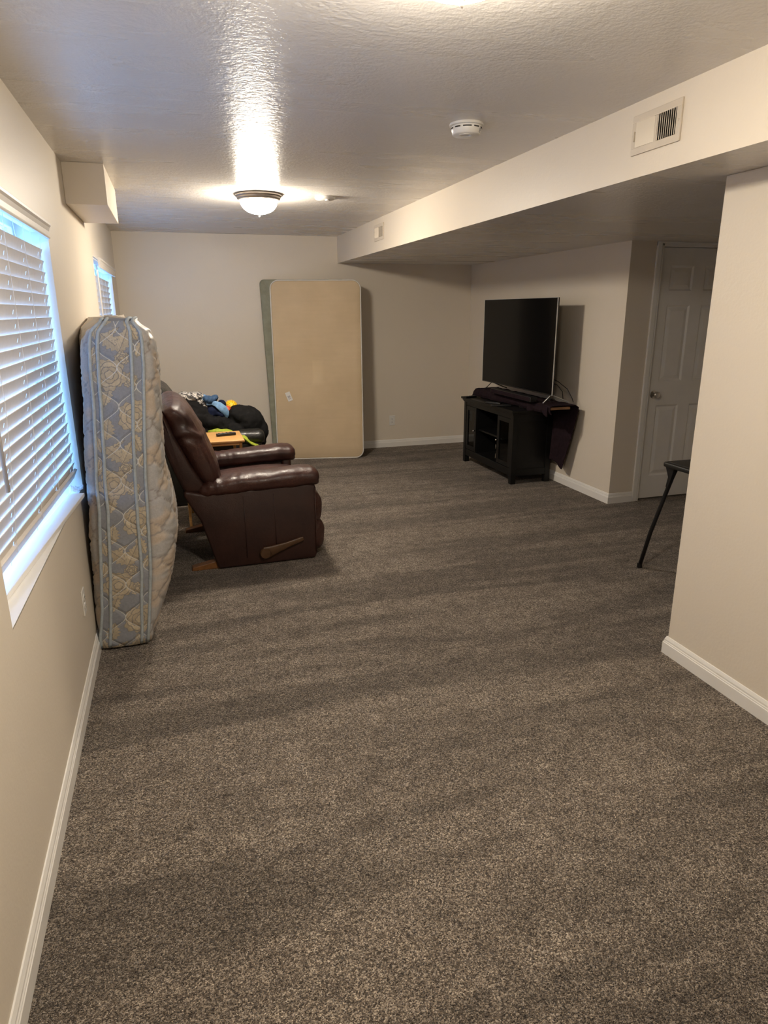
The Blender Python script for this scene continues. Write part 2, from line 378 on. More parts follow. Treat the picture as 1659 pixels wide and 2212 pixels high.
# ---------------------------------------------------------------- door with six raised panels
door = empty('door_1', loc=(0, 0, 0), kind='structure')
def door_build():
    x0, x1, z0, z1, yf = DX0, DX1, .012, DZ-.004, DY+.020
    wpan = [(x0+.105, x0+.105+.222), (x1-.105-.222, x1-.105)]; hp = [(.205, .806), (1.0, 1.60), (1.708, 1.898)]
    xs = [x0, wpan[0][0], wpan[0][1], wpan[1][0], wpan[1][1], x1]; zs = [z0, hp[0][0], hp[0][1], hp[1][0], hp[1][1], hp[2][0], hp[2][1], z1]
    mb = MB()
    for i in range(5):
        for j in range(7):
            if i in (1, 3) and j in (1, 3, 5): continue
            mb.box((xs[i], yf, zs[j]), (xs[i+1], yf+.034, zs[j+1]))
    bmesh.ops.remove_doubles(mb.bm, verts=mb.bm.verts[:], dist=1e-5)
    slab = mb.build('door_slab', M['door'], door)
    for (a, b) in wpan:
        for (c, d) in hp:
            def ring(i, dy): return [Vector(p) for p in ((a+i, yf+dy, c+i), (b-i, yf+dy, c+i), (b-i, yf+dy, d-i), (a+i, yf+dy, d-i))]
            MB().rings([ring(0, .03), ring(0, 0), ring(.004, .003), ring(.013, .011), ring(.019, .011), ring(.045, .003), ring(.052, .0025)]).build('panel', M['door'], slab)
    k = MB().lathe([(.0, .0), (.032, .0), (.033, -.006), (.014, -.010), (.012, -.026), (.022, -.032), (.0285, -.042), (.0285, -.052), (.022, -.061), (.0, -.064)], (x0+.066, yf, .897), 'Y', 32)
    k.build('knob', M['chrome'], slab, smooth=True, angle=40)
    cw, ct = .060, .017
    def cas(pts, name):
        MB().prism(pts, DY-ct, DY, 'xz').build(name, M['trim'], door)
    for s, xx in ((-1, x0), (1, x1)):
        MB().box((min(xx-.004*s*-1, xx+s*cw), DY-.011, 0), (max(xx, xx+s*cw), DY, DZ+.03)).box((min(xx+s*.022, xx+s*cw), DY-ct, 0), (max(xx+s*.022, xx+s*cw), DY-.010, DZ+.03), .003).box((min(xx+s*.012, xx+s*.018), DY-.0145, 0), (max(xx+s*.012, xx+s*.018), DY-.010, DZ+.012), .002).build('side_casing', M['trim'], door)
    MB().box((x0-cw, DY-.011, DZ+.006), (x1+cw, DY, SO-.001)).box((x0-cw, DY-ct, DZ+.022), (x1+cw, DY-.010, SO-.001), .003).build('head_casing', M['trim'], door)
    MB().box((x0-.015, DY, 0), (x0-.002, DY+.09, DZ+.012)).box((x1+.002, DY, 0), (x1+.015, DY+.09, DZ+.012)).box((x0-.015, DY, DZ), (x1+.015, DY+.09, DZ+.012)).box((x0, DY+.056, 0), (x1, DY+.09, DZ)).build('jamb', M['trim'], door)
door_build()

# ---------------------------------------------------------------- windows
def window(idx, Wd):
    y0, y1, z0, z1 = Wd; root = empty('window_%d' % idx, kind='structure')
    MB().box((-WT, y0, z0-.002), (.0, y1, z0+.003)).build('window_recess_floor', M['trim'], root)
    fx0, fx1, t = -.172, -.132, .032
    fr = MB().box((fx0, y0, z0), (fx1, y0+t, z1), .004).box((fx0, y1-t, z0), (fx1, y1, z1), .004).box((fx0, y0+t, z1-t), (fx1, y1-t, z1), .004).box((fx0, y0+t, z0+.003), (fx1, y1-t, z0+t), .004)
    fr.box((fx0+.01, (y0+y1)/2-.02, z0+t), (fx1-.01, (y0+y1)/2+.02, z1-t), .003).build('window_frame', M['trim'], root)
    for a, b in ((y0+t, (y0+y1)/2-.02), ((y0+y1)/2+.02, y1-t)):
        MB().box((-.154, a, z0+t), (-.150, b, z1-t)).build('pane', M['glass'], root)
    return root
win1 = window(1, W1); window(2, W2)

SLAT_L = 1.565
def slat_mesh():
    """a 50 mm slat, slightly crowned, with a routed hole at each ladder"""
    lad = [-.73, -.36, .02, .36, .71]; ys = [-SLAT_L/2]
    for l in lad: ys += [l-.004, l+.004]
    ys.append(SLAT_L/2); us = [-.025, -.020, -.014, -.0075, .0075, .014, .020, .025]
    bm = bmesh.new(); V = [[bm.verts.new((u, y, .0022*(1-(u/.025)**2))) for y in ys] for u in us]
    for i in range(7):
        for j in range(len(ys)-1):
            if i == 3 and j % 2 == 1: continue
            bm.faces.new((V[i][j], V[i+1][j], V[i+1][j+1], V[i][j+1]))
    bm.normal_update()
    r = bmesh.ops.solidify(bm, geom=bm.faces[:], thickness=.0028)
    bmesh.ops.recalc_face_normals(bm, faces=bm.faces[:])
    me = bpy.data.meshes.new('slat'); bm.to_mesh(me); bm.free(); me.materials.append(M['slat'])
    for p in me.polygons: p.use_smooth = True
    me.set_sharp_from_angle(angle=math.radians(40)); return me, lad
SLAT, LAD = slat_mesh()
def blind(Wd, label, twist, valx, wand, ptop, n=21, pitch=.0475, vy=(0, 0)):
    y0, y1, z0, z1 = Wd; yc = (y0+y1)/2
    root = empty('window_blind', label, 'blind', (0, yc, 0), group='wooden slat blinds in the left wall windows')
    MB().box((-.065, -SLAT_L/2, z1-.045), (-.008, SLAT_L/2, z1-.001), .002).build('headrail', M['slat'], root)
    # moulded valance, standing proud of the wall face
    h = .068; zt = z1-.004
    prof = [(-.006, zt-h), (.006, zt-h), (.008, zt-h+.006), (.005, zt-h+.012), (.006, zt-h+.03), (.010, zt-.022), (.016, zt-.014), (.016, zt-.004), (.012, zt), (-.006, zt)]
    prof = [(a+valx, b) for a, b in prof]
    va = MB().prism(prof, -SLAT_L/2-vy[0], SLAT_L/2+vy[1], 'xz').build('valance', M['slat'], root)
    va.data  # shared builder
    for k in range(n):
        s = bpy.data.objects.new('slat', SLAT); COL.objects.link(s); s.parent = root
        f = max(0, (k-11)/(n-11))**1.2
        cx = -.036 - .022*f*twist; rz = -.040*f*twist
        s.location = (cx, 0, ptop - .024 - pitch*k)
        s.rotation_euler = Matrix.Rotation(rz, 4, 'Z').to_euler()
        s.rotation_euler = (Matrix.Rotation(rz, 3, 'Z') @ Matrix.Rotation(math.radians(-75), 3, 'Y')).to_euler()
    zb = ptop - .024 - pitch*(n-.38); R = Matrix.Rotation(-.040*twist, 3, 'Z') @ Matrix.Rotation(math.radians(-66), 3, 'Y')
    MB().box((-.061-.022*twist, -SLAT_L/2, zb-.007), (-.011-.022*twist, SLAT_L/2, zb+.007), .003, rot=R, piv=(-.036-.022*twist, 0, zb)).build('bottom_rail', M['slat'], root)
    for l in LAD:
        pts = []; pb = []
        for k in range(n+1):
            f = max(0, (k-11)/(n-11))**1.2*twist; zz = ptop-.012-pitch*k
            x = -.036-.022*f - (-.040*f)*l*-1*-1
            x = -.036-.022*f + .040*f*l
            pts.append((x+.0110, l+.003, zz+.004)); pb += [(x-.012, l+.004, zz-.040)]
        pts = [(-.02, l, z1-.04)] + pts
        MB().tube(pts, .0011, 5).build('ladder_cord', M['cord'], root)
        MB().tube([(-.055, l, z1-.04)]+pb, .0011, 5).build('lift_cord', M['cord'], root)
    for yy, ln, rr in wand:
        MB().tube([(.0, yy, z1-.05), (.003, yy, z1-.10), (.006, yy, z1-ln)], rr, 8).build('tilt_wand', M['slat'], root, smooth=True)
    return root
blind(W1, 'wide off-white slat blind in the nearer left window, bottom slats askew', 1.0, .004, [(2.03-2.659, .855, .006)], 1.841)
blind(W2, 'off-white slat blind in the far left window, seen just above the floral mattress', 0.0, .028, [(-.64, .85, .008)], 1.841, vy=(-.07, 0))
# loose sill board lying askew in the nearer recess
R = Matrix.Rotation(-.070, 3, 'Z')
b = MB().box((-.068, -1.375, 0), (0, 0, .0175), .003, rot=R, piv=(0, 0, 0)).build('sill_board', M['trim'])
b.location = (.033, 3.245, .7685); tag(b, 'long white sill board lying askew under the nearer left window blind', 'sill board')

t = NT('clear_crinkled_plastic'); tr = t.n('ShaderNodeBsdfTransparent'); mx = t.n('ShaderNodeMixShader'); mx.inputs[0].default_value = .38
t.base((.75, .78, .8)); t.set(Roughness=.12); t.l(tr.outputs[0], mx.inputs[1]); t.l(t.b.outputs[0], mx.inputs[2]); t.l(mx.outputs[0], t.out.inputs[0])
o = MB().grid(lambda u, v: Vector((-.045+.055*u, -.05+.085*v+.01*u, .004+.030*abs(math.sin(v*3.4+u*1.3))*(1-.55*u)+.006*math.sin(u*8))), 7, 9).build('plastic_scrap', t.m, solid=.0008)
o.location = (.006, 3.335, .7695); tag(o, 'crumpled clear plastic scrap at the far end of the white sill board', 'plastic scrap')

# ---------------------------------------------------------------- ceiling fittings
def ceiling_light(y, label, dome):
    root = empty('ceiling_light', label, 'ceiling light', (1.134, y, CE), group='flush mount dome lights')
    MB().lathe([(.0, 0), (.150, 0), (.158, -.006), (.158, -.014), (.150, -.020), (.147, -.030), (.139, -.036), (.139, -.042), (.128, -.044), (.128, -.03), (0, -.03)], (0, 0, 0), n=64).build('lamp_ring', M['pan'], root, smooth=True, angle=35)
    prof = [(.1275, -.036), (.126, -.052), (.118, -.074), (.102, -.095), (.080, -.110), (.052, -.1205), (.022, -.1255), (.0, -.126)]
    MB().lathe(prof, (0, 0, 0), n=48).build('glass_dome', M[dome], root, smooth=True)
    MB().lathe([(.0, -.124), (.011, -.1255), (.012, -.130), (.006, -.133), (.0065, -.140), (.003, -.146), (0, -.147)], (0, 0, 0), n=16).build('finial', M['pan'], root, smooth=True)
    return root
ceiling_light(5.06, 'lit dome ceiling light with nickel ring near the far wall', 'dome')
ceiling_light(1.565, 'dome ceiling light overhead, only its finial tip showing at the top edge', 'dome_near')

def smoke_detector():
    root = empty('smoke_detector', 'white round smoke alarm with dark slots on the ceiling beside the bulkhead', 'smoke alarm', (1.772, 3.0, CE))
    MB().lathe([(0, 0), (.0715, 0), (.0735, -.003), (.0735, -.009), (.069, -.012), (.0, -.012)], (0, 0, 0), n=56).build('base_plate', M['white'], root, smooth=True, angle=35)
    n = 64; zs = [-.012, -.017, -.023, -.041, -.046, -.048]; rs = [.064, .0655, .0655, .060, .054, .0]
    rings = []
    for z_, r_ in zip(zs, rs): rings.append([Vector((max(r_, .001)*math.cos(2*math.pi*k/n), max(r_, .001)*math.sin(2*math.pi*k/n), z_)) for k in range(n)])
    MB().rings(rings).build('housing', M['white'], root, smooth=True, angle=40)
    for c, wd in ((0, 14), (10.5, 10), (-10.5, 10), (21, 12), (-21, 12), (33, 12), (-33, 12), (45, 12)):
        a0 = -math.pi/2 - .35 + c*math.pi*2/100
        pts = [(.0660*math.cos(a0+d*.02), .0660*math.sin(a0+d*.02), zz) for zz in (-.0175, -.0225) for d in range(-wd, wd+1)]
        k = 2*wd+1; bm = MB(); V = [[bm.bm.verts.new(p) for p in pts[i*k:(i+1)*k]] for i in (0, 1)]
        for i in range(k-1): bm.bm.faces.new((V[0][i], V[0][i+1], V[1][i+1], V[1][i]))
        bm.build('vent_slot', M['duct'], root, solid=.0016)
    MB().lathe([(.0, -.0475), (.026, -.0475), (.027, -.050), (.020, -.0505), (.019, -.0485), (0, -.0485)], (-.012, -.02, 0), n=32).build('test_button', M['white'], root, smooth=True, angle=35)
    # printed side label
    mb = MB()
    for i in range(5):
        a0 = -.95; zz = -.025-.0032*i; ln = [9, 7, 9, 6, 8][i]
        V = [[mb.bm.verts.new((rr*math.cos(a0+d*.035), rr*math.sin(a0+d*.035), z2)) for d in range(ln)] for z2, rr in ((zz, .0656-.0012*i), (zz-.0016, .0653-.0012*i))]
        for j in range(ln-1): mb.bm.faces.new((V[0][j], V[0][j+1], V[1][j+1], V[1][j]))
    mb.build('printed_label', M['ink'], root, solid=.0006)
smoke_detector()
root = empty('ceiling_cover_plate', 'small flat white round ceiling plate just right of the lit dome light', 'ceiling plate', (1.60, 5.06, CE))
MB().lathe([(0, 0), (.070, 0), (.072, -.004), (.070, -.012), (.062, -.018), (0, -.019)], (0, 0, 0), n=48).build('plate', M['white'], root, smooth=True, angle=40)
MB().lathe([(0, -.018), (.016, -.018), (.015, -.026), (0, -.027)], (.01, -.02, 0), n=20).build('sensor', M['white'], root, smooth=True, angle=40)

def register(y0, y1, z0, z1, label):
    """two-way wall register on the bulkhead face, facing -x"""
    yc, zc = (y0+y1)/2, (z0+z1)/2; root = empty('air_vent', label, 'air vent', (SX, yc, zc), group='air vents on the bulkhead')
    hy, hz = (y1-y0)/2, (z1-z0)/2; b = .026; g = .004
    mb = MB()
    mb.box((-.008, -hy, -hz), (-.001, hy, -hz+b), .0025).box((-.008, -hy, hz-b), (-.001, hy, hz), .0025).box((-.008, -hy, -hz+b-.001), (-.001, -hy+b, hz-b+.001), .002).box((-.008, hy-b, -hz+b-.001), (-.001, hy, hz-b+.001), .002)
    mb.box((-.006, -.006, -hz+b-.001), (-.001, .006, hz-b+.001)).build('frame', M['vent'], root)
    MB().box((-.0018, -hy+b-.002, -hz+b-.002), (-.0008, hy-b+.002, hz-b+.002)).build('duct_opening', M['duct'], root)
    n = 9; span = hy-b-.008
    for side in (-1, 1):
        for k in range(n):
            y = side*(.008 + span*(k+.5)/n); ang = math.radians(44*side)
            v = MB().box((-.0125, -.0008, -hz+b), (-.0015, .0008, hz-b), rot=Matrix.Rotation(-ang, 3, 'Z'), piv=(-.006, 0, 0)).build('vane', M['vent'], root); v.location = (0, y, 0)
    for s in (-1, 1):
        MB().lathe([(0, -.009), (.004, -.0095), (.0045, -.008), (0, -.006)], (0, s*(hy-.012), 0), 'X', 12).build('screw', M['vent'], root, smooth=True)
    MB().box((-.014, hy-.021, -.022), (-.008, hy-.017, .014), .0015).build('damper_lever', M['vent'], root)
register(2.262, 2.538, 2.152, 2.292, 'near cream metal air vent on the bulkhead, dark right half')
register(5.885, 6.165, 2.158, 2.290, 'far cream metal air vent on the bulkhead near the back wall')

def outlet(label):
    root = empty('wall_outlet', label, 'outlet')
    MB().box((-.035, -.006, -.0575), (.035, -.0002, .0575), .003).build('cover_plate', M['white'], root)
    for s in (-1, 1):
        f = MB(); f.lathe([(.0, -.0085), (.016, -.0085), (.0168, -.007), (.0168, -.004)], (0, 0, s*.0195), 'Y', 24); f = f.build('receptacle', M['white'], root, smooth=True, angle=40)
        MB().box((-.0075, -.0092, s*.0195-.002), (-.0055, -.0083, s*.0195+.006)).box((.0055, -.0092, s*.0195-.002), (.0075, -.0083, s*.0195+.006)).lathe([(0, -.0092), (.0022, -.0092), (.0022, -.0083), (0, -.0083)], (0, 0, s*.0195-.0075), 'Y', 10).build('slots', M['duct'], f)
    MB().lathe([(0, -.0075), (.003, -.0072), (.0032, -.006), (0, -.005)], (0, 0, 0), 'Y', 12).build('screw', M['chrome'], root, smooth=True)
    return root
a = outlet('white duplex outlet low on the far wall right of the tan mattress'); a.location = (2.905, FY, .316)
a = dup(a, (0, 3.0, .355), math.radians(90)); a['label'] = 'white outlet plate on the left wall beside the floral mattress'

# ================================================================ FLORAL MATTRESS ON ITS SIDE
ZT = [0, .07, .20, .30, .40, .55, .69, .84, 1.0, 1.2, 1.35, 1.45, 1.50, 1.54]
T_lsil = [.006, .009, .010, .018, .025, .028, .044, .049, .060, .082, .090, .104, .132, .20]
T_lco = [.018, .020, .043, .052, .062, .075, .089, .094, .110, .125, .130, .139, .150, .195]
T_lin = [.055, .066, .082, .092, .103, .115, .126, .131, .143, .155, .163, .171, .180, .215]
T_rin = [.199, .210, .221, .232, .242, .247, .252, .260, .270, .288, .300, .306, .308, .295]
T_rco = [.228, .240, .257, .270, .282, .290, .297, .304, .317, .334, .348, .352, .347, .315]
T_rsil = [.245, .272, .325, .362, .387, .414, .406, .385, .388, .397, .404, .398, .375, .315]
def ti(t, z): return float(np.interp(z, ZT, t))
YF, YB, MH = 3.205, 4.90, 1.548
root = empty('floral_mattress', 'tall floral blue and tan mattress standing on its side against left wall', 'mattress', (.12, YF, 0))
RO = Vector((.12, YF, 0))
def ogee(u, z):
    """distance to the quilting thread lines; u across (m) from the centre, z up"""
    P = .168; a = .112; out = 9
    for ph in (0, .5):
        f = (z/P + ph) % 1.0; f = abs(f*2-1)           # 1 at cusps
        uu = a*(1-f)**.8 if ph == 0 else a*(1-(1-f))**.8*1
    f = (z/P) % 1.0; tri = 1-abs(2*f-1); a = .076; c = a*(.5-.5*math.cos(math.pi*tri))
    k = int(z/P) % 2
    return min(abs(abs(u)-c), abs(abs(u)-(2*a-c)))
TAN, TAN2, LINE = np.array((.47, .395, .285)), np.array((.41, .345, .25)), np.array((.20, .19, .18))
GRD, THR = np.array((.245, .255, .280)), np.array((.56, .55, .52))
def flower(u, z, cu, cz, R, seed):
    x, y = u-cu, z-cz; r = math.hypot(x, y); t = math.atan2(y, x)+seed
    edge = R*(.80+.14*abs(math.cos(2.5*t))+.05*math.cos(13*t))
    if r > edge: return None
    if r > edge-.0025: return LINE
    for q in (.72, .48, .26):
        e2 = R*q*(.85+.18*abs(math.cos(2.5*t+q*6)))
        if abs(r-e2) < .0016: return LINE
    if r > R*.26 and abs(math.sin(2.5*t+ (0 if r > R*.48 else 1.1))) < .05*R/r*1.0: return LINE*.5+TAN*.5
    return TAN if (int(r/R*4) % 2 == 0) else TAN2*.9+TAN*.1
def leaf(u, z, cu, cz, ang, L, W):
    x, y = u-cu, z-cz; c, s = math.cos(ang), math.sin(ang); a = (x*c+y*s)/L; b = -x*s+y*c
    if a < 0 or a > 1: return None
    wv = W*math.sin(math.pi*a**.8)*(.86+.16*math.cos(a*38))
    if abs(b) > wv: return None
    if abs(b) < .0013 or abs(b) > wv-.0018: return LINE
    if abs(((a*L-abs(b)*.9)/.014) % 1 - .5) < .06: return LINE*.4+TAN2*.6
    return TAN if b > 0 else TAN2
def damask(u, z):
    """repeat of roses, leaves and sprigs on the blue-grey ground"""
    P = .49; zz = (z-.155) % P; d = ogee(u, z)
    if d < .0022: return THR
    for dz in (0, -P, P):
        q = zz+dz
        for f in (flower(u, q, -.032, .18, .076, .4), flower(u, q, .066, -.005+P, .080, 1.3), flower(u, q, .022, .250, .034, 2.0), flower(u, q, .050, .155, .036, .9),
                  leaf(u, q, .01, .275, 1.15, .115, .034), leaf(u, q, -.058, .385, 1.45, .10, .036), leaf(u, q, -.035, .125, -1.9, .09, .026),
                  leaf(u, q, -.064, .355, -.7, .125, .036), leaf(u, q, .055, .41, -1.2, .10, .026), leaf(u, q, .055, .30, 1.4, .06, .014),
                  leaf(u, q, -.06, .33, .55, .10, .014), leaf(u, q, .08, .25, 1.2, .09, .02), leaf(u, q, -.10, .22, 1.4, .09, .024), leaf(u, q, -.10, .40, -1.3, .08, .02)):
            if f is not None: return f
    return GRD
def add_pattern(me, cols):
    at = me.color_attributes.new('pattern', 'FLOAT_COLOR', 'POINT'); a = np.ones((len(cols), 4), np.float32); a[:, :3] = np.array(cols); at.data.foreach_set('color', a.ravel())
def mattress_front():
    """the boxed border facing the room: woven flowers, thread lines recessed"""
    nu, nz = 140, 880; vs, cols = [], []
    for j in range(nz):
        z = .012 + (MH-.020)*j/(nz-1)
        if z > 1.50: topf = (z-1.50)/(MH-1.5)
        else: topf = 0
        xl, xr = ti(T_lco, z), ti(T_rco, z)
        for i in range(nu):
            s = i/(nu-1); x = xl+(xr-xl)*s; u = (s-.5)*.213; d = min(ogee(u, z), .02)
            bow = .012*(1-(2*s-1)**2)
            y = YF + .004 - bow + .030*topf**2 - .004*(d/.02) + .003*fbm((x, z, 1), 14, 2)
            if z < .05: y += .02*(1-z/.05)**2
            vs.append(Vector((x, y, z))-RO); cols.append(damask(u, z))
    fs = [(j*nu+i, j*nu+i+1, (j+1)*nu+i+1, (j+1)*nu+i) for j in range(nz-1) for i in range(nu-1)]
    me = bpy.data.meshes.new('border_band'); me.from_pydata(vs, [], fs); add_pattern(me, cols)
    link('border_band', me, M['damask'], root, smooth=True)
mattress_front()
def mattress_cover():
    """quilted ticking round the two broad faces, the top and the back"""
    nz, cols, rings = 210, [], []
    def lean(y, z):            # the far part settles back against the wall
        f = min(1, max(0, (y-YF-.2)/1.1)); return -f*(.165*max(0, (z-.35))/1.2 + .02)
    for j in range(nz):
        z = .006 + (MH-.006)*j/(nz-1); zz = z
        tf = max(0, (z-1.44)/(MH-1.44)); inset = .055*(1-math.sqrt(max(0, 1-tf*tf)))
        bf = max(0, (.05-z)/.05); inset += .02*bf*bf
        ls, lc, rc, rs = ti(T_lsil, z), ti(T_lco, z), ti(T_rco, z), ti(T_rsil, z)
        ring = []
        def quilt(y, z, side):
            q = ogee(((y-YF) % .224)-.112, z); puff = min(1, q/.03)**.5
            wr = .12*fbm((y*1.2, z*26, side), 2.6, 2)+.45*math.sin(z*210+6*fbm((y*1.5, z, 3), 7, 2))*(.35+.65*max(0, 1-q/.05))*(.5+fbm((y, z, 9), 5, 2))
            return .011*puff+.007*wr, q
        def col(y, z, q, side):
            n1 = fbm((y*1.3, z, side*7), 9, 2); g = min(1, max(0, n1*6+.4)); c = np.array((.41, .395, .38))*(1-g)+np.array((.50, .43, .36))*g
            g = min(1, max(0, (n1-.2)*8)); c = c*(1-g)+np.array((.47, .39, .31))*g
            if q < .0035: c = np.array((.30, .27, .25))
            return c
        # front edge, left to right (hidden behind the band)
        for s in np.linspace(0, 1, 8): ring.append((Vector((lc+(rc-lc)*s, YF+.02+inset, zz)), GRD))
        w_ = max(.012, rs-rc)
        for k in range(1, 17):
            a = k/16*math.pi/2; y = YF+.016+inset+.15*(1-math.cos(a)); dz, q = quilt(y, z, 1); f = min(1, k/5)
            ring.append((Vector((rc+w_*math.sin(a)+dz*f*.9, y-dz*f*.3, zz)), col(y, z, q, 1)))
        for s in np.linspace(.02, 1, 60):
            y = YF+.166+inset+(YB-.16-YF-.166-2*inset)*s; dz, q = quilt(y, z, 1); base = rs+ (.02*math.sin(3*s)*(1-abs(z-.5)) if z < 1.2 else 0)
            ring.append((Vector((max(base+lean(y, z), .20)+dz, y, zz)), col(y, z, q, 1)))
        xr_e = max(rs+lean(YB, z), .20); xl_e = max(.012, ls+lean(YB, z))
        for k in range(1, 9):
            a = k/8*math.pi/2; ring.append((Vector((xr_e-.10*(1-math.cos(a)), YB-inset-.16+.14*math.sin(a), zz)), GRD))
        for k in range(0, 8):
            a = k/8*math.pi/2; ring.append((Vector((xl_e+.09*(1-math.sin(a)), YB-inset-.16+.14*math.cos(a), zz)), GRD))
        w2 = max(.006, lc-ls)
        for s in np.linspace(0, .97, 24):
            y = YB-inset-.16-(YB-.16-YF-.10-2*inset)*s; dz, q = quilt(y, z, 2); ring.append((Vector((max(.006, max(.012, ls+lean(y, z))-dz*.5), y, zz)), col(y, z, q, 2)))
        for k in range(0, 10):
            a = k/10*math.pi/2; y = YF+.10-.085*math.sin(a)+inset; dz, q = quilt(y, z, 2); f = 1-k/10
            ring.append((Vector((max(.005, ls+w2*(1-math.cos(a))-dz*f), y, zz)), col(y, z, q, 2)))
        rings.append(ring)
    # close the top with shrinking rings
    n = len(rings[0]); vs = [p-RO for r in rings for p, c in r]; cols = [c for r in rings for p, c in r]; R0 = len(rings)
    fs = [(j*n+i, j*n+(i+1) % n, (j+1)*n+(i+1) % n, (j+1)*n+i) for j in range(R0-1) for i in range(n)]
    last = [p for p, c in rings[-1]]; xm = sum(p.x for p in last)/n
    for q, f in enumerate((.6, .25, .02)):
        for p in last:
            pp = Vector((xm+(p.x-xm)*f, p.y+(1-f)*(.03 if p.y < YF+.3 else -.03), MH+.004*(q+1)+.006*fbm(p, 8, 2)*(q < 2))); vs.append(pp-RO); cols.append(np.array((.40, .345, .27)))
        b0 = (R0+q-1)*n; b1 = (R0+q)*n
        fs += [(b0+i, b0+(i+1) % n, b1+(i+1) % n, b1+i) for i in range(n)]
    fs.append(tuple(range(0, n))[::-1])
    me = bpy.data.meshes.new('quilted_cover'); me.from_pydata(vs, [], fs); add_pattern(me, cols)
    link('quilted_cover', me, M['satin'], root, smooth=True)
mattress_cover()
for T, r in ((T_lco, .0075), (T_lin, .0075), (T_rin, .0075), (T_rco, .0075)):
    pts = []
    for z in np.linspace(.02, 1.535, 80):
        xl, xr = ti(T_lco, z), ti(T_rco, z); x = ti(T, z); s = (x-xl)/(xr-xl); tf = max(0, (z-1.50)/(MH-1.5))
        pts.append(Vector((x+.0015*fbm((z, r, 2), 9, 2), YF - .001 - .012*(1-(2*s-1)**2) + .03*tf**2 + (.02*(1-z/.05)**2 if z < .05 else 0), z))-RO)
    top = pts[-1].copy(); pts += [top+Vector((.004, .03, .012)), top+Vector((.006, .12, .016)), top+Vector((.006, .30, .014))]
    MB().tube(pts, r, 8).build('piping', M['piping'], root, smooth=True)

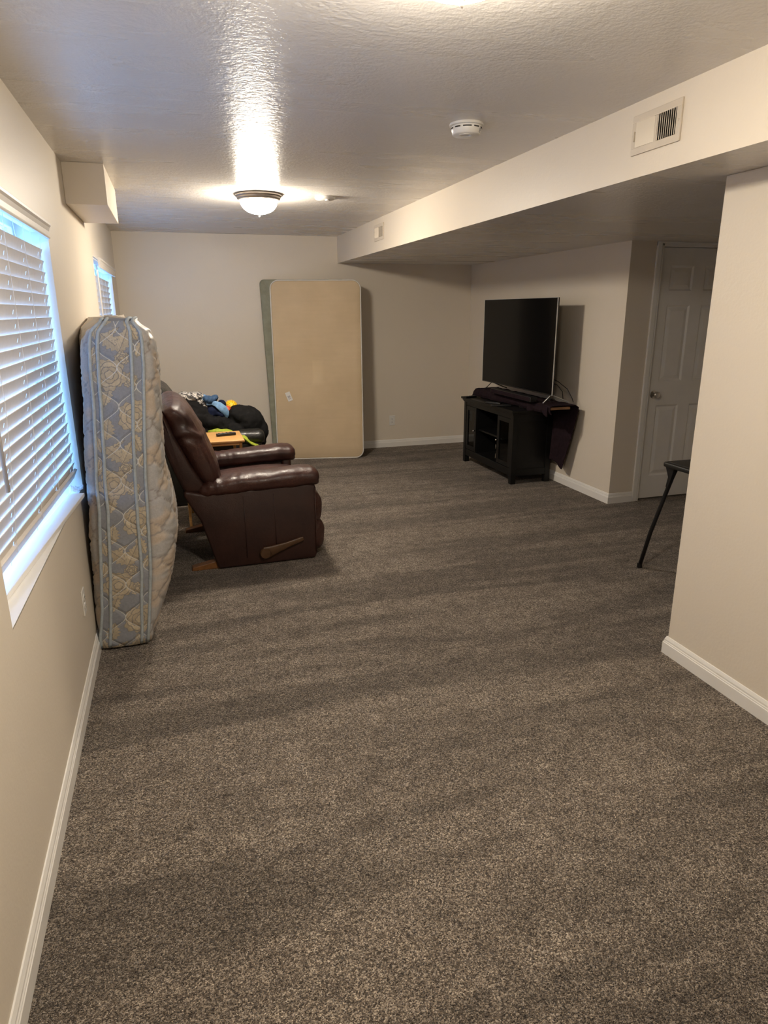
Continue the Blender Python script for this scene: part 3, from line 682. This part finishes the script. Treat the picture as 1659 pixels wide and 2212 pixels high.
# ================================================================ RECLINERS
def recliner(name, label, L, S, foot, lever, loc, rz, has_lever=True, bs=.915, upright=False):
    """origin on the floor under the near rear corner of the base; +x is forward, +y across"""
    root = empty(name, label, 'recliner', loc, rz, 'leather recliners along the left wall'); Wd = .93
    X, Y, Z = Vector((1, 0, 0)), Vector((0, 1, 0)), Vector((0, 0, 1))
    for v in (0, Wd-.10):                                              # upholstered sides
        prof = ([(-.20, .02)] if upright else []) + [(.03, .006), (.655, .006), (.672, .04), (.675, .50), (.60, .515), (-.02, .50), (-.135, .53), (-.145, .50), (-.055, .33), (.0, .12)]
        if upright: prof = prof[:-2] + [(-.20, .45)]
        p = MB().prism(prof, v, v+.10, 'xz', .014, 3).build('side_panel', S, root, smooth=True, angle=50)
        if v == 0:
            for sx in (.21, .40): MB().tube([(sx, -.0005, .06), (sx+.004, -.002, .25), (sx, -.0005, .47)], .0028, 6).build('seam', S, p, smooth=True)
            MB().tube([(.664, -.002, .05), (.667, -.003, .25), (.667, -.002, .48)], .004, 6).build('welt', L, p, smooth=True)
    for v in (.075, Wd-.075):                                           # padded arms
        rings = []
        stn = [(-.06, .505, .02, .03), (-.045, .515, .065, .042), (0, .525, .090, .052), (.12, .537, .098, .058), (.30, .545, .102, .060), (.48, .552, .105, .062), (.60, .556, .108, .064), (.66, .555, .106, .062), (.69, .550, .096, .052), (.705, .545, .07, .035), (.708, .544, .02, .01)]
        us = np.linspace(-.06, .708, 70)
        for u in us:
            zc = np.interp(u, [s[0] for s in stn], [s[1] for s in stn]); a = np.interp(u, [s[0] for s in stn], [s[2] for s in stn]); b = np.interp(u, [s[0] for s in stn], [s[3] for s in stn])
            rings.append(superring((u, v, zc), Y, Z, a, b, 2.5, 40))
        mb = MB().rings(rings)
        def f(co):
            back = max(0, min(1, (.30-co.x)/.25)); g = math.sin(co.x*95+8*fbm(co, 5, 2))*.0045*back*(1 if co.z > .53 else .3)
            crease = -.004*math.exp(-((co.z-.535)/.006)**2) if co.x > -.02 and abs(co.y-v) > .08 else 0
            return .006*fbm(co, 9, 3)+g+crease
        displace(mb.bm, f); mb.build('armrest', L, root, smooth=True)
        MB().prism([(.60, .20), (.672, .20), (.668, .52), (.60, .52)], v-.07, v+.07, 'xz', .02, 3).build('arm_front', L, root, smooth=True, angle=50)
    # seat and leg rest
    rings = [superring((u, Wd/2, z0), Y, Z, .285*a, h, 3.2, 40) for u, z0, a, h in ((.02, .43, .5, .03), (.05, .43, .95, .07), (.2, .425, 1, .09), (.45, .43, 1, .10), (.62, .42, 1, .10), (.70, .40, .97, .085), (.735, .385, .9, .05), (.742, .38, .4, .02))]
    mb = MB().rings(rings); displace(mb.bm, lambda c: .008*fbm(c, 8, 3)); mb.build('seat_cushion', L, root, smooth=True, sub=1)
    for zc, h, d in ((.335, .105, .722), (.150, .105, .730)):
        rings = []
        for y in np.linspace(.03, Wd-.03, 36):
            e = min(1, (y-.03)/.05, (Wd-.03-y)/.05); e = max(.06, math.sqrt(max(0, 1-(1-e)**2)))
            rings.append(superring((d-.055, y, zc), X, Z, .062*e, h*(.6+.4*e), 2.5, 30))
        mb = MB().rings(rings); displace(mb.bm, lambda c: .006*fbm(c, 10, 3)+.004*math.sin(c.y*60+5*fbm(c, 4, 2))*max(0, 1-abs(c.z-.24)/.08)); mb.build('leg_rest_roll', L, root, smooth=True)
    MB().box((.10, .10, .05), (.62, Wd-.10, .36), .01).build('base_box', S, root)
    # back: firm outer shell, then the stuffed cushion with a gathered head roll
    prof = [(-.135, .51), (-.05, .505), (.0, .53), (-.085, .70), (-.165, .90), (-.205, 1.03), (-.225, 1.055), (-.245, 1.04), (-.252, .90), (-.20, .70)]; prof = [(a, .52+(b-.52)*bs) for a, b in prof]
    MB().prism(prof, .02, Wd-.02, 'xz', .025, 3).build('back_shell', S, root, smooth=True, angle=55)
    spine = [(.042, .520, .04), (.036, .555, .075), (.010, .64, .092), (-.026, .74, .096), (-.062, .83, .098), (-.085, .89, .098), (-.108, .945, .098), (-.135, 1.0, .094), (-.165, 1.045, .080), (-.188, 1.075, .052), (-.197, 1.088, .02)]; spine = [(a, .52+(b-.52)*bs, c) for a, b, c in spine]
    sx, sz, sh = zip(*spine); tt = np.linspace(0, 1, len(spine)); rings = []
    for t in np.linspace(0, 1, 64):
        c = Vector((np.interp(t, tt, sx), Wd/2, np.interp(t, tt, sz))); t2 = min(1, t+.02); t1 = max(0, t-.02)
        d = Vector((np.interp(t2, tt, sx)-np.interp(t1, tt, sx), 0, np.interp(t2, tt, sz)-np.interp(t1, tt, sz))).normalized(); nrm = Vector((d.z, 0, -d.x)); h = np.interp(t, tt, sh)
        hw = (Wd/2-.012)*min(1, .80+.5*math.sqrt(max(0, min(t*4, (1-t)*3.2, 1))) - .30)
        hw = (Wd/2-.012)*(1-.16*(1-min(1, t*5))**2-.22*(1-min(1, (1-t)*4.5))**2)
        rings.append(superring(c, Y, nrm, hw, h, 3.0, 64))
    mb = MB().rings(rings)
    def f(co):
        t = (co.z-.53)/(.55*bs); g = math.exp(-((t-.62)/.10)**2)
        pl = math.sin(co.y*75+9*fbm(co, 4, 2)); side = min(co.y, Wd-co.y)
        pleat = .005*pl*g*(1 if side > .03 else .6) + .010*math.sin(co.z*62+6*fbm(co, 4, 2))*math.exp(-(side/.07)**2)*math.exp(-((t-.72)/.17)**2)
        valley = -.005*math.exp(-((t-.64)/.03)**2)*min(1, side/.05) - .010*math.exp(-((side-.060)/.009)**2)*min(1, max(0, (1.0-t)*4))
        return pleat + valley + .005*fbm(co, 5, 3)
    displace(mb.bm, f); mb.build('back_cushion', L, root, smooth=True)
    for v in (.03, Wd-.09):
        MB().prism([(-.135, 0), (-.13, .022), (.02, .05), (.10, .05), (.10, 0)], v, v+.06, 'xz', .004, 2).build('base_runner', foot, root)
    if has_lever:
        hub = Vector((.325, -.022, .085)); lv = MB().lathe([(0, -.020), (.030, -.018), (.036, -.010), (.036, .0), (.030, .024), (0, .024)], hub, 'Y', 28).build('lever_hub', lever, root, smooth=True, angle=40)
        tip = Vector((.575, -.022, .158)); n = 12; rings = []; d = (tip-hub).normalized(); pz = Vector((-d.z, 0, d.x))
        for k in range(n+1):
            t = k/n; c = hub+(tip-hub)*t; wv = .030*(1-t)**2+.0125+.004*t; e = 1 if k < n else .75
            rings.append(superring(c, pz, Y, wv*e, .010*e, 3, 16))
        MB().rings(rings).build('lever_arm', lever, root, smooth=True, angle=60)
    return root
recliner('recliner', 'oxblood brown leather recliner with wooden side lever, beside the floral mattress', M['leather'], M['side'], M['footwood'], M['leverwood'], (.605, 4.128, 0), math.radians(1.5))
recliner('recliner', 'black leather recliner piled with clothes behind the brown one', M['blackleather'], M['blackleather'], M['blackleather'], M['blackplastic'], (.46, 5.72, 0), math.radians(0), False, .80, True)

# ================================================================ TRAY TABLE between the recliners
t = empty('tray_table', 'small honey wood folding tray table between the two recliners', 'table', (.70, 5.30, 0))
MB().box((-.235, -.215, .632), (.235, .215, .650), .006, 3).build('table_top', M['tray'], t, smooth=True, angle=40)
for x in (-.195, .195):
    for s in (-1, 1):
        xx = x + .012*s; a = Vector((xx, s*.20, 0)); b = Vector((xx, -s*.185, .632)); d = (b-a).normalized(); px = Vector((1, 0, 0)); py = d.cross(px)
        MB().rings([superring(p, px, py, .010, .019, 8, 16) for p in (a+Vector((0, 0, .002)), b)]).build('leg', M['tray'], t)
for s in (-1, 1): MB().box((-.21, s*.175-.012, .608), (.21, s*.175+.012, .633), .002).build('top_rail', M['tray'], t)
MB().tube([(-.2, .0, .33), (.2, .0, .33)], .010, 10).build('spreader', M['tray'], t, smooth=True)
def remote(label, loc, rz, L=.16, Wd=.042, H=.018, buttons=True, grp=None):
    r = empty('remote_control', label, 'remote', loc, rz, grp)
    MB().box((-L/2, -Wd/2, 0), (L/2, Wd/2, H), .006, 3).build('body', M['blackplastic'], r, smooth=True, angle=40)
    for i in range(4):
        for j in (-1, 0, 1): MB().box((-L*.35+i*L*.2-.005, j*.012-.004, H-.001), (-L*.35+i*L*.2+.005, j*.012+.004, H+.002), .001).build('button', M['tabletop'], r)
    return r
remote('black remote on the honey wood tray table', (.815, 5.31, .650), math.radians(14), .15, .036, .022)

# ================================================================ HEAP OF CLOTHES ON THE BLACK RECLINER
def at(px, py, Y):
    v = (px-829.5)/FPX*r2 - (py-1106)/FPX*u2 + fwd; return CAM + v*((Y-CAM.y)/v.y)
def ball(px, py, Y, r, rz=0): c = at(px, py, Y); return ((c.x, c.y, c.z), r, math.radians(rz))
jk = heap('black_jacket', M['blackcloth'], [ball(430, 900, 6.0, (.17, .22, .12)), ball(408, 880, 6.0, (.11, .17, .09)), ball(468, 912, 5.96, (.17, .22, .085), 18), ball(455, 926, 6.0, (.22, .22, .075)), ball(400, 915, 6.0, (.18, .2, .10))], amp=.019, freq=9, ridge=.55, seed=2)
tag(jk, 'crumpled black jacket under the blue clothes, next to the brown recliner back', 'jacket')
bg = heap('duffel_bag', M['blackcloth'], [ball(536, 910, 5.98, (.140, .20, .135), 20), ball(518, 897, 5.98, (.11, .18, .085), 15), ball(553, 930, 5.98, (.108, .17, .115), 35), ball(500, 922, 5.96, (.15, .20, .075), 10), ball(548, 948, 5.98, (.115, .17, .06), 10)], amp=.011, freq=9, ridge=.5, seed=5)
tag(bg, 'rounded black duffel bag at the right end of the clothes heap', 'bag')
for px, py in ((562, 897), (574, 924)):
    c = at(px, py, 5.93); MB().box(c-Vector((.012, .01, .006)), c+Vector((.012, .01, .006)), .003).build('strap_loop', M['blackplastic'], bg)
zb = heap('patterned_throw', M['zebra'], [ball(398, 857, 6.0, (.060, .11, .040), 15), ball(420, 856, 6.0, (.075, .11, .034)), ball(432, 868, 6.0, (.050, .09, .032), 30), ball(410, 862, 6.0, (.075, .10, .034)), ball(443, 876, 5.93, (.035, .06, .020), 45)], amp=.010, freq=11, ridge=.5, seed=8, voxel=.009)
tag(zb, 'grey and white swirl patterned cloth on top of the black jacket', 'cloth')
o = heap('folded_shirt', M['skyblue'], [ball(437, 860, 6.05, (.055, .10, .030), 10), ball(447, 868, 6.08, (.05, .09, .03))], amp=.008, freq=11, ridge=.5, seed=11, voxel=.009)
tag(o, 'light blue garment tucked beside the swirl patterned cloth', 'shirt')
o = heap('rolled_socks', M['denim'], [ball(447, 862, 5.90, (.034, .05, .030), 20), ball(453, 864, 5.88, (.034, .05, .034)), ball(463, 861, 5.90, (.026, .05, .038), 50)], amp=.006, freq=16, ridge=.5, seed=13, voxel=.008)
tag(o, 'balled slate blue clothing on top of the heap', 'clothing')
def drape():
    pts = [(446, 874, 1.5, 0), (456, 872, 3, 0), (465, 872, 5, .02), (474, 876, 7.5, .03), (482, 883, 8, .03), (488, 891, 6.5, .02), (490, 898, 4, .01), (488, 906, 1.0, 0)]; rings = []
    for k, (px, py, hw, up) in enumerate(pts):
        c = at(px, py, 5.86-up); p0, p1 = pts[max(0, k-1)], pts[min(7, k+1)]; d = (at(p1[0], p1[1], 5.86)-at(p0[0], p0[1], 5.86)).normalized(); nv = Vector((0, -1, .15)).normalized(); sd = d.cross(nv).normalized()
        rings.append(superring(c, sd, nv, hw*.0042, .007 if 0 < k < 7 else .003, 2.2, 28))
    mb = MB().rings(rings); bmesh.ops.subdivide_edges(mb.bm, edges=mb.bm.edges[:], cuts=2, use_grid_fill=True, smooth=.5); displace(mb.bm, lambda q: .005*fbm(q, 22, 3)); return mb.build('draped_shirt', M['skyblue'], smooth=True)
o = drape()
tag(o, 'pale blue shirt draped to a point over the navy garment', 'shirt')
o = heap('navy_trousers', M['navy'], [ball(459, 886, 5.92, (.062, .09, .045), 20), ball(473, 894, 5.90, (.058, .08, .038), 35), ball(455, 894, 5.92, (.05, .09, .04)), ball(480, 873, 6.0, (.035, .07, .028), 40)], amp=.010, freq=10, ridge=.4, seed=19, voxel=.010)
tag(o, 'dark navy garment hanging below the pale blue shirt', 'trousers')
# knobbly yellow ball and smooth orange ball
c = at(499, 879, 6.10); by = empty('toy_ball', 'knobbly yellow rubber ball on the black clothes', 'ball', c)
mb = MB(); bm2 = bmesh.new(); bmesh.ops.create_icosphere(bm2, subdivisions=4, radius=.056); mb.add(bm2); mb.build('ball', M['yellow'], by, smooth=True)
mb = MB(); n = 170
for k in range(n):
    zz = 1-2*(k+.5)/n; a = k*2.39996; rr = math.sqrt(1-zz*zz); d = Vector((rr*math.cos(a), rr*math.sin(a), zz)); bm2 = bmesh.new(); bmesh.ops.create_cone(bm2, segments=6, radius1=.0035, radius2=.0012, depth=.009, cap_ends=True)
    q = d.to_track_quat('Z', 'Y').to_matrix()
    for v in bm2.verts: v.co = q @ v.co + d*.059
    mb.add(bm2)
o = mb.build('nubs', M['yellow'], by); o['kind'] = 'stuff'
c = at(491, 886, 5.98); mb = MB(); bm2 = bmesh.new(); bmesh.ops.create_icosphere(bm2, subdivisions=4, radius=.040); mb.add(bm2); displace(mb.bm, lambda q: .002*fbm(q, 30, 2)); o = mb.build('rubber_ball', M['red'], smooth=True); o.location = c
tag(o, 'small orange red ball in front of the knobbly yellow ball', 'ball')
# lime fleece lying over the seat and arm, under the bag
def lime():
    pts = [(448, 932, 5.80), (470, 930, 5.76), (490, 932, 5.75), (510, 940, 5.74), (525, 943, 5.73), (540, 955, 5.72), (556, 962, 5.72), (566, 968, 5.72)]
    rings = []
    for k, (px, py, Y) in enumerate(pts):
        c = at(px, py, Y); e = .5 if k in (0, len(pts)-1) else 1; a = (at(px+1, py+(pts[min(k+1, 7)][1]-pts[max(k-1, 0)][1])/38, Y)-c).normalized()
        rings.append(superring(c, Vector((0, 1, .0)), a.cross(Vector((0, 1, 0))), .085*e, (.020 if k < 5 else .013)*e, 2.2, 24))
    mb = MB().rings(rings); bmesh.ops.subdivide_edges(mb.bm, edges=mb.bm.edges[:], cuts=2, use_grid_fill=True, smooth=.6); displace(mb.bm, lambda q: .010*fbm(q, 12, 3)); return mb.build('fleece_blanket', M['lime'], smooth=True)
tag(lime(), 'lime green fleece blanket spread under the black duffel bag', 'blanket')

# ================================================================ MATTRESSES AGAINST THE FAR WALL
BL, BR, TL = Vector((1.487, 7.325, 0)), Vector((2.42, 7.12, 0)), Vector((1.545, 7.425, 1.875))
EU = (BR-BL).normalized(); EW = (TL-BL); EW = (EW-EU*EW.dot(EU)).normalized(); EN = EU.cross(EW)    # EN points to the room
if EN.y > 0: EN = -EN
def slab(u0, u1, w0, w1, d0, d1, rc, bulge, namp, seed, tilt=0.0, n=12, nf=2.2):
    """upright mattress: rounded-rectangle face, depth d0..d1 behind the face plane"""
    def outline(i):
        r = max(.004, rc-i); out = []
        for cx, cy, a0 in ((u1-r-i, w1-r-i, 0), (u0+r+i, w1-r-i, 90), (u0+r+i, w0+r+i, 180), (u1-r-i, w0+r+i, 270)):
            for k in range(n+1):
                a = math.radians(a0+90*k/n); out.append((cx+r*math.cos(a), cy+r*math.sin(a)))
        dens = []
        for (a, b), (c, d) in zip(out, out[1:]+out[:1]):
            L = math.hypot(c-a, d-b); m_ = max(1, int(L/.05))
            for q in range(m_): dens.append((a+(c-a)*q/m_, b+(d-b)*q/m_))
        return dens
    base = outline(0); cu, cw = (u0+u1)/2, (w0+w1)/2; rings = []
    for f, dep in ((.0, d1), (.55, d1), (.96, d1), (.985, d1-.006), (1, d1-.016), (1, (d0+d1)/2), (1, d0+.016), (.988, d0+.005), (.97, d0), (.85, d0-bulge*.5), (.65, d0-bulge), (.4, d0-bulge), (.15, d0-bulge), (.0, d0-bulge)):
        ring = []
        for (a, b) in base:
            if f < .95: x, y = cu+(a-cu)*f, cw+(b-cw)*f
            else:
                i = (1-f)*.5; x = a-math.copysign(min(i, abs(a-cu)), a-cu); y = b-math.copysign(min(i, abs(b-cw)), b-cw)
            x2 = x + tilt*(y-w0)
            nz = namp*fbm((x*1.5+seed, y*4+x*3, dep*20), nf, 3)
            ring.append(BL + EU*x2 + EW*y - EN*(dep+nz*(1 if .0 < f else 1)))
        rings.append(ring)
    return rings, base
rings, base = slab(0, .945, .004, 1.885, .0, .085, .085, .004, .004, 1)
b = MB().rings(rings).build('plain_mattress', M['beige'], smooth=True); tag(b, 'tall plain tan mattress with white piping leaning on the far wall', 'mattress')
for dep in (.004, .081):
    pts = [BL+EU*a+EW*c-EN*dep for a, c in base]; pts.append(pts[0]); pts.append(pts[1])
    MB().tube(pts, .0065, 8, cap=False).build('piping', M['whitepiping'], b, smooth=True)
lab = [(.115, .57), (.155, .575), (.165, .49), (.15, .475), (.122, .48)]
c0 = (.145, .60); 
def onface(a, c, off): return BL+EU*a+EW*c+EN*off
def quad(cx, cw, hw, hh, ang, off, t=.0015):
    ca, sa = math.cos(ang), math.sin(ang); mb = MB(); r = []
    for d in (off, off+t): r.append([onface(cx+x*ca-y*sa, cw+x*sa+y*ca, d) for x, y in ((-hw, -hh), (hw, -hh), (hw, hh), (-hw, hh))])
    return mb.rings(r)
LC = at(624, 857, 7.3)-BL; lu, lw = LC.dot(EU), LC.dot(EW)
lb = quad(lu, lw, .026, .050, .36, .009, .0015).build('sewn_label', M['tag'], b)
mb = MB()
for k in range(7):
    ca, sa = math.cos(.36), math.sin(.36); x = -.013+.0042*k; hw = (.0008, .0014, .0007, .0012)[k % 4]
    rr = []
    for d in (.0105, .011): rr.append([onface(lu+xx*ca-yy*sa, lw+xx*sa+yy*ca, d) for xx, yy in ((x-hw, -.012), (x+hw, -.012), (x+hw, .010), (x-hw, .010))])
    mb.rings(rr)
for k, ln in enumerate((.018, .015)):
    rr = []
    for d in (.0105, .011): rr.append([onface(lu+xx*ca-yy*sa, lw+xx*sa+yy*ca, d) for xx, yy in ((-ln, -.022-.006*k), (ln, -.022-.006*k), (ln, -.020-.006*k), (-ln, -.020-.006*k))])
    mb.rings(rr)
mb.build('printed_bars', M['ink'], lb)
rings, base = slab(-.055, .86, .004, 1.905,   .101, .152, .05, .0, .009, 9, tilt=-.034, nf=4.5)
g = MB().rings(rings).build('sheeted_mattress', M['green'], smooth=True); tag(g, 'sage green sheeted mattress hidden behind the tan mattress on the far wall', 'mattress')

# ================================================================ TV CABINET
KX, KY0, KY1, KXB, KH = 3.395, 5.510, 6.625, 3.80, .695
k = empty('tv_cabinet', 'black wooden TV cabinet with glass doors and open middle against the right wall', 'cabinet', ((KX+KXB)/2, (KY0+KY1)/2, 0))
KO = Vector(((KX+KXB)/2, (KY0+KY1)/2, 0))
def kb(name, a, b, mat=None, parent=None, bev=.002): return MB().box(Vector(a)-KO, Vector(b)-KO, bev).build(name, mat or M['black'], parent or k)
MB().box(Vector((KX-.028, KY0-.028, KH-.022))-KO, Vector((KXB+.005, KY1+.028, KH))-KO, .004).box(Vector((KX-.016, KY0-.016, KH-.036))-KO, Vector((KXB, KY1+.016, KH-.022))-KO, .004).box(Vector((KX-.008, KY0-.008, KH-.05))-KO, Vector((KXB, KY1+.008, KH-.036))-KO, .003).build('top_board', M['black'], k)
for y in (KY0, KY1-.05):
    for x in (KX, KXB-.05): kb('leg', (x, y, 0), (x+.05, y+.05, KH-.05))
kb('side_panel', (KX+.05, KY0+.008, .10), (KXB-.05, KY0+.024, KH-.05)); kb('side_panel', (KX+.05, KY1-.024, .10), (KXB-.05, KY1-.008, KH-.05))
kb('side_rail', (KX+.05, KY0+.002, .075), (KXB-.05, KY0+.026, .14)); kb('side_rail', (KX+.05, KY0+.002, KH-.11), (KXB-.05, KY0+.026, KH-.05))
kb('back_panel', (KXB-.014, KY0+.05, .10), (KXB-.006, KY1-.05, KH-.05))
kb('bottom_board', (KX+.02, KY0+.024, .125), (KXB-.014, KY1-.024, .145)); kb('apron', (KX+.004, KY0+.05, .075), (KX+.026, KY1-.05, .145)); kb('top_rail', (KX+.004, KY0+.05, KH-.085), (KX+.026, KY1-.05, KH-.05))
Y1, Y2 = 5.842, 6.325
kb('divider', (KX+.02, Y1-.018, .145), (KXB-.014, Y1, KH-.05)); kb('divider', (KX+.02, Y2, .145), (KXB-.014, Y2+.018, KH-.05)); kb('shelf', (KX+.035, Y1, .375), (KXB-.014, Y2, .393))
for a, b_, ks in ((KY0+.052, Y1-.002, 1), (Y2+.002, KY1-.052, -1)):
    st = .042; z0, z1 = .150, KH-.088; x0, x1 = KX+.004, KX+.024
    dr = MB().box(Vector((x0, a, z0))-KO, Vector((x1, a+st, z1))-KO, .002).box(Vector((x0, b_-st, z0))-KO, Vector((x1, b_, z1))-KO, .002).box(Vector((x0, a+st, z0))-KO, Vector((x1, b_-st, z0+st))-KO, .002).box(Vector((x0, a+st, z1-st))-KO, Vector((x1, b_-st, z1))-KO, .002).build('door', M['black'], k)
    kb('pane', (KX+.012, a+st-.004, z0+st-.004), (KX+.015, b_-st+.004, z1-st+.004), M['cabglass'], dr, 0)
    yk = b_-.02 if ks > 0 else a+.02
    MB().lathe([(0, .004), (.006, .002), (.005, -.008), (.010, -.014), (.011, -.020), (.007, -.025), (0, -.026)], Vector((KX+.004, yk, .372))-KO, 'X', 18).build('knob', M['chrome'], dr, smooth=True)
for z0 in (.185, .28): MB().tube([Vector((KX+.001, Y1+.004, z0))-KO, Vector((KX+.001, Y1+.004, z0+.045))-KO], .004, 8).build('hinge', M['chrome'], k)
# board that carries the TV and overhangs the cabinet, and its cloth
o = MB().box((3.535, 5.13, KH+.045), (3.735, 6.62, KH+.068), .002).build('support_board', M['board']); tag(o, 'raw brown board end showing beneath the aubergine cloth on the cabinet', 'board')
for i, y in enumerate((5.60, 6.45)):
    o = MB().box((3.54, y, KH), (3.73, y+.09, KH+.045), .002).build('board_riser', M['black']); tag(o, 'black riser block hidden under the cloth at %s end of the board' % ('the near', 'the far')[i], 'block')
def cloth():
    root = empty('aubergine_cloth', 'dark aubergine cloth draped over the cabinet, hanging down beside the wall', 'cloth', (3.62, 5.9, KH))
    zt = KH+.082; ya, yb = 5.115, 6.68
    path = [(3.512, KH+.006), (3.507, KH+.03), (3.515, KH+.062), (3.53, zt-.006), (3.56, zt), (3.62, zt), (3.70, zt), (3.775, zt-.002), (3.806, zt-.018), (3.812, zt-.06)]
    xs, zs = zip(*path); pt = np.linspace(0, 1, len(path))
    O = Vector((3.62, 5.9, KH))
    def f(u, v):
        y = ya+(yb-ya)*v; x = np.interp(u, pt, xs); z = np.interp(u, pt, zs)
        fl = max(0, 1-u/.38)                       # front flap gets wavy and slumps forward
        x += fl*(.022*fbm((y, 0, 1), 5, 2)+ .03*max(0, min(1, (6.2-y)/.3)))
        z += .006*fbm((x*3, y*3, 2), 3, 3) if u > .3 else .004*fbm((x, y*4, 5), 3, 2)
        e = max(0, (y-6.60)/.08)                    # rounded far end
        z -= e**4*.05; z = max(z, KH+.004)
        if y < 5.50 and u < .25: z = max(z, KH+.004)
        return Vector((x, y, z))-O
    MB().grid(f, 46, 120).build('cloth_top', M['towel'], root, smooth=True, solid=.006)
    def g(u, v):                                    # long tail hanging behind the near end
        y0_ = 5.118+.15*v**1.3; y = y0_ + (5.66-y0_)*u; z = zt-.02-v*(.585-.035*min(1, u*3)+.01*math.sin(u*8)) ; x = 3.812 - .012*math.sin(u*7+v*2)*(.3+v) - .02*v
        return Vector((x, y, z))-O
    MB().grid(g, 30, 50).build('hanging_tail', M['towel'], root, smooth=True, solid=.006)
    def h(u, v):                                    # short flap over the near end, front corner
        x = 3.545+.03*v*math.sin(u*3); y = 5.50 - .385*(1-u)*0 - .0 + (-.36+.36*u) ; z = zt-.012-.085*v*(1-.35*math.sin(u*3.0)) ; return Vector((x-.025-.012*math.sin(u*9), y, z))-O
    MB().grid(h, 26, 14).build('front_flap', M['towel'], root, smooth=True, solid=.006)
cloth()
# TV
tv = empty('television', 'large flat black TV standing on the cloth covered cabinet', 'television', (3.62, 5.93, .79)); TO = Vector((3.62, 5.93, .79))
y0, y1, z0, z1 = 5.225, 6.650, .850, 1.672
def tb(name, a, b, mat, bev=.002, parent=tv): return MB().box(Vector(a)-TO, Vector(b)-TO, bev).build(name, mat, parent)
tb('screen', (3.6035, y0+.006, z0+.010), (3.606, y1-.006, z1-.006), M['screen'], 0)
tb('back_case', (3.606, y0+.002, z0+.002), (3.622, y1-.002, z1-.002), M['blackplastic'])
tb('electronics_housing', (3.622, y0+.20, z0+.01), (3.668, y1-.20, z0+.48), M['blackplastic'], .012)
MB().box(Vector((3.602, y0, z0))-TO, Vector((3.611, y0+.004, z1))-TO, .001).box(Vector((3.602, y1-.004, z0))-TO, Vector((3.611, y1, z1))-TO, .001).box(Vector((3.602, y0, z1-.003))-TO, Vector((3.611, y1, z1))-TO, .001).build('metal_edge', M['silver'], tv)
tb('lower_bezel', (3.6025, y0+.004, z0), (3.622, y1-.004, z0+.010), M['blackplastic'])
for y in (5.250, 6.43):
    s = -1 if y > 6 else 1
    MB().tube([Vector((3.535, y, KH+.092))-TO, Vector((3.612, y, z0+.006))-TO, Vector((3.785, y, KH+.094))-TO], .0048, 8).build('leg', M['silver'] if y < 6 else M['blackplastic'], tv, smooth=True)
for pts in ([(3.66, 5.42, 1.0), (3.72, 5.33, .96), (3.77, 5.25, .90), (3.80, 5.21, .82), (3.806, 5.20, .79)], [(3.66, 5.42, .95), (3.73, 5.36, .93), (3.765, 5.32, .87), (3.77, 5.31, .80)]):
    c = MB().tube([Vector(p)-TO for p in pts], .0035, 7).build('power_cable', M['blackplastic'], tv, smooth=True)
MB().tube([Vector((3.63+.035*math.cos(a), 5.30+.05*math.sin(a), .805+.012*math.cos(a*2)))-TO for a in np.linspace(0, 6.0, 24)], .003, 6).build('cable_loop', M['blackplastic'], tv, smooth=True)
sb = empty('soundbar', 'low black soundbar on the cloth under the television screen', 'soundbar', (3.50, 5.75, KH+.088))
MB().box((-.035, -.40, 0), (.035, .40, .048), .008, 3).build('speaker_body', M['blackplastic'], sb, smooth=True, angle=40); MB().box((-.0375, -.385, .006), (-.034, .385, .042), .001).build('grille', M['towel'], sb)
remote('black remote at the left front corner of the TV cabinet top', (3.40, 6.50, KH), math.radians(25), .17, .045)
remote('black remote in the middle front of the TV cabinet top', (3.415, 5.975, KH), math.radians(-55), .17, .042)
remote('black remote lying across the front edge near the cabinet right end', (3.41, 5.80, KH), math.radians(-20), .19, .05)

# ================================================================ FOLDING CARD TABLE
f = empty('card_table', 'black folding card table half hidden behind the near right wall', 'table', (3.61, 2.80, 0))
MB().box((-.43, -.43, .683), (.43, .43, .713), .012, 3).build('table_frame', M['tabletop'], f, smooth=True, angle=40)
MB().box((-.415, -.415, .708), (.415, .415, .717), .004, 2).build('padded_top', M['tabletop'], f, smooth=True, angle=40)
for sx in (-1, 1):
    for sy in (-1, 1):
        lg = MB().tube([(sx*.375, sy*.375, .685), (sx*.385, sy*.40, .60), (sx*.405, sy*.50, .25), (sx*.42, sy*.548, .012)], .0125, 14).build('leg', M['blackplastic'], f, smooth=True)
        MB().lathe([(0, 0), (.016, 0), (.016, .028), (.0135, .03), (0, .03)], (sx*.42, sy*.549, 0), 'Z', 16).build('rubber_foot', M['blackplastic'], lg, smooth=True, angle=40)
        MB().prism([(sy*.40-.035, .685), (sy*.40+.045, .685), (sy*.40+.012, .62), (sy*.40+.024, .56), (sy*.40+.010, .54), (sy*.40-.012, .60)], sx*.388-.012, sx*.388+.012, 'yz', .003, 2).build('leg_bracket', M['blackplastic'], lg)
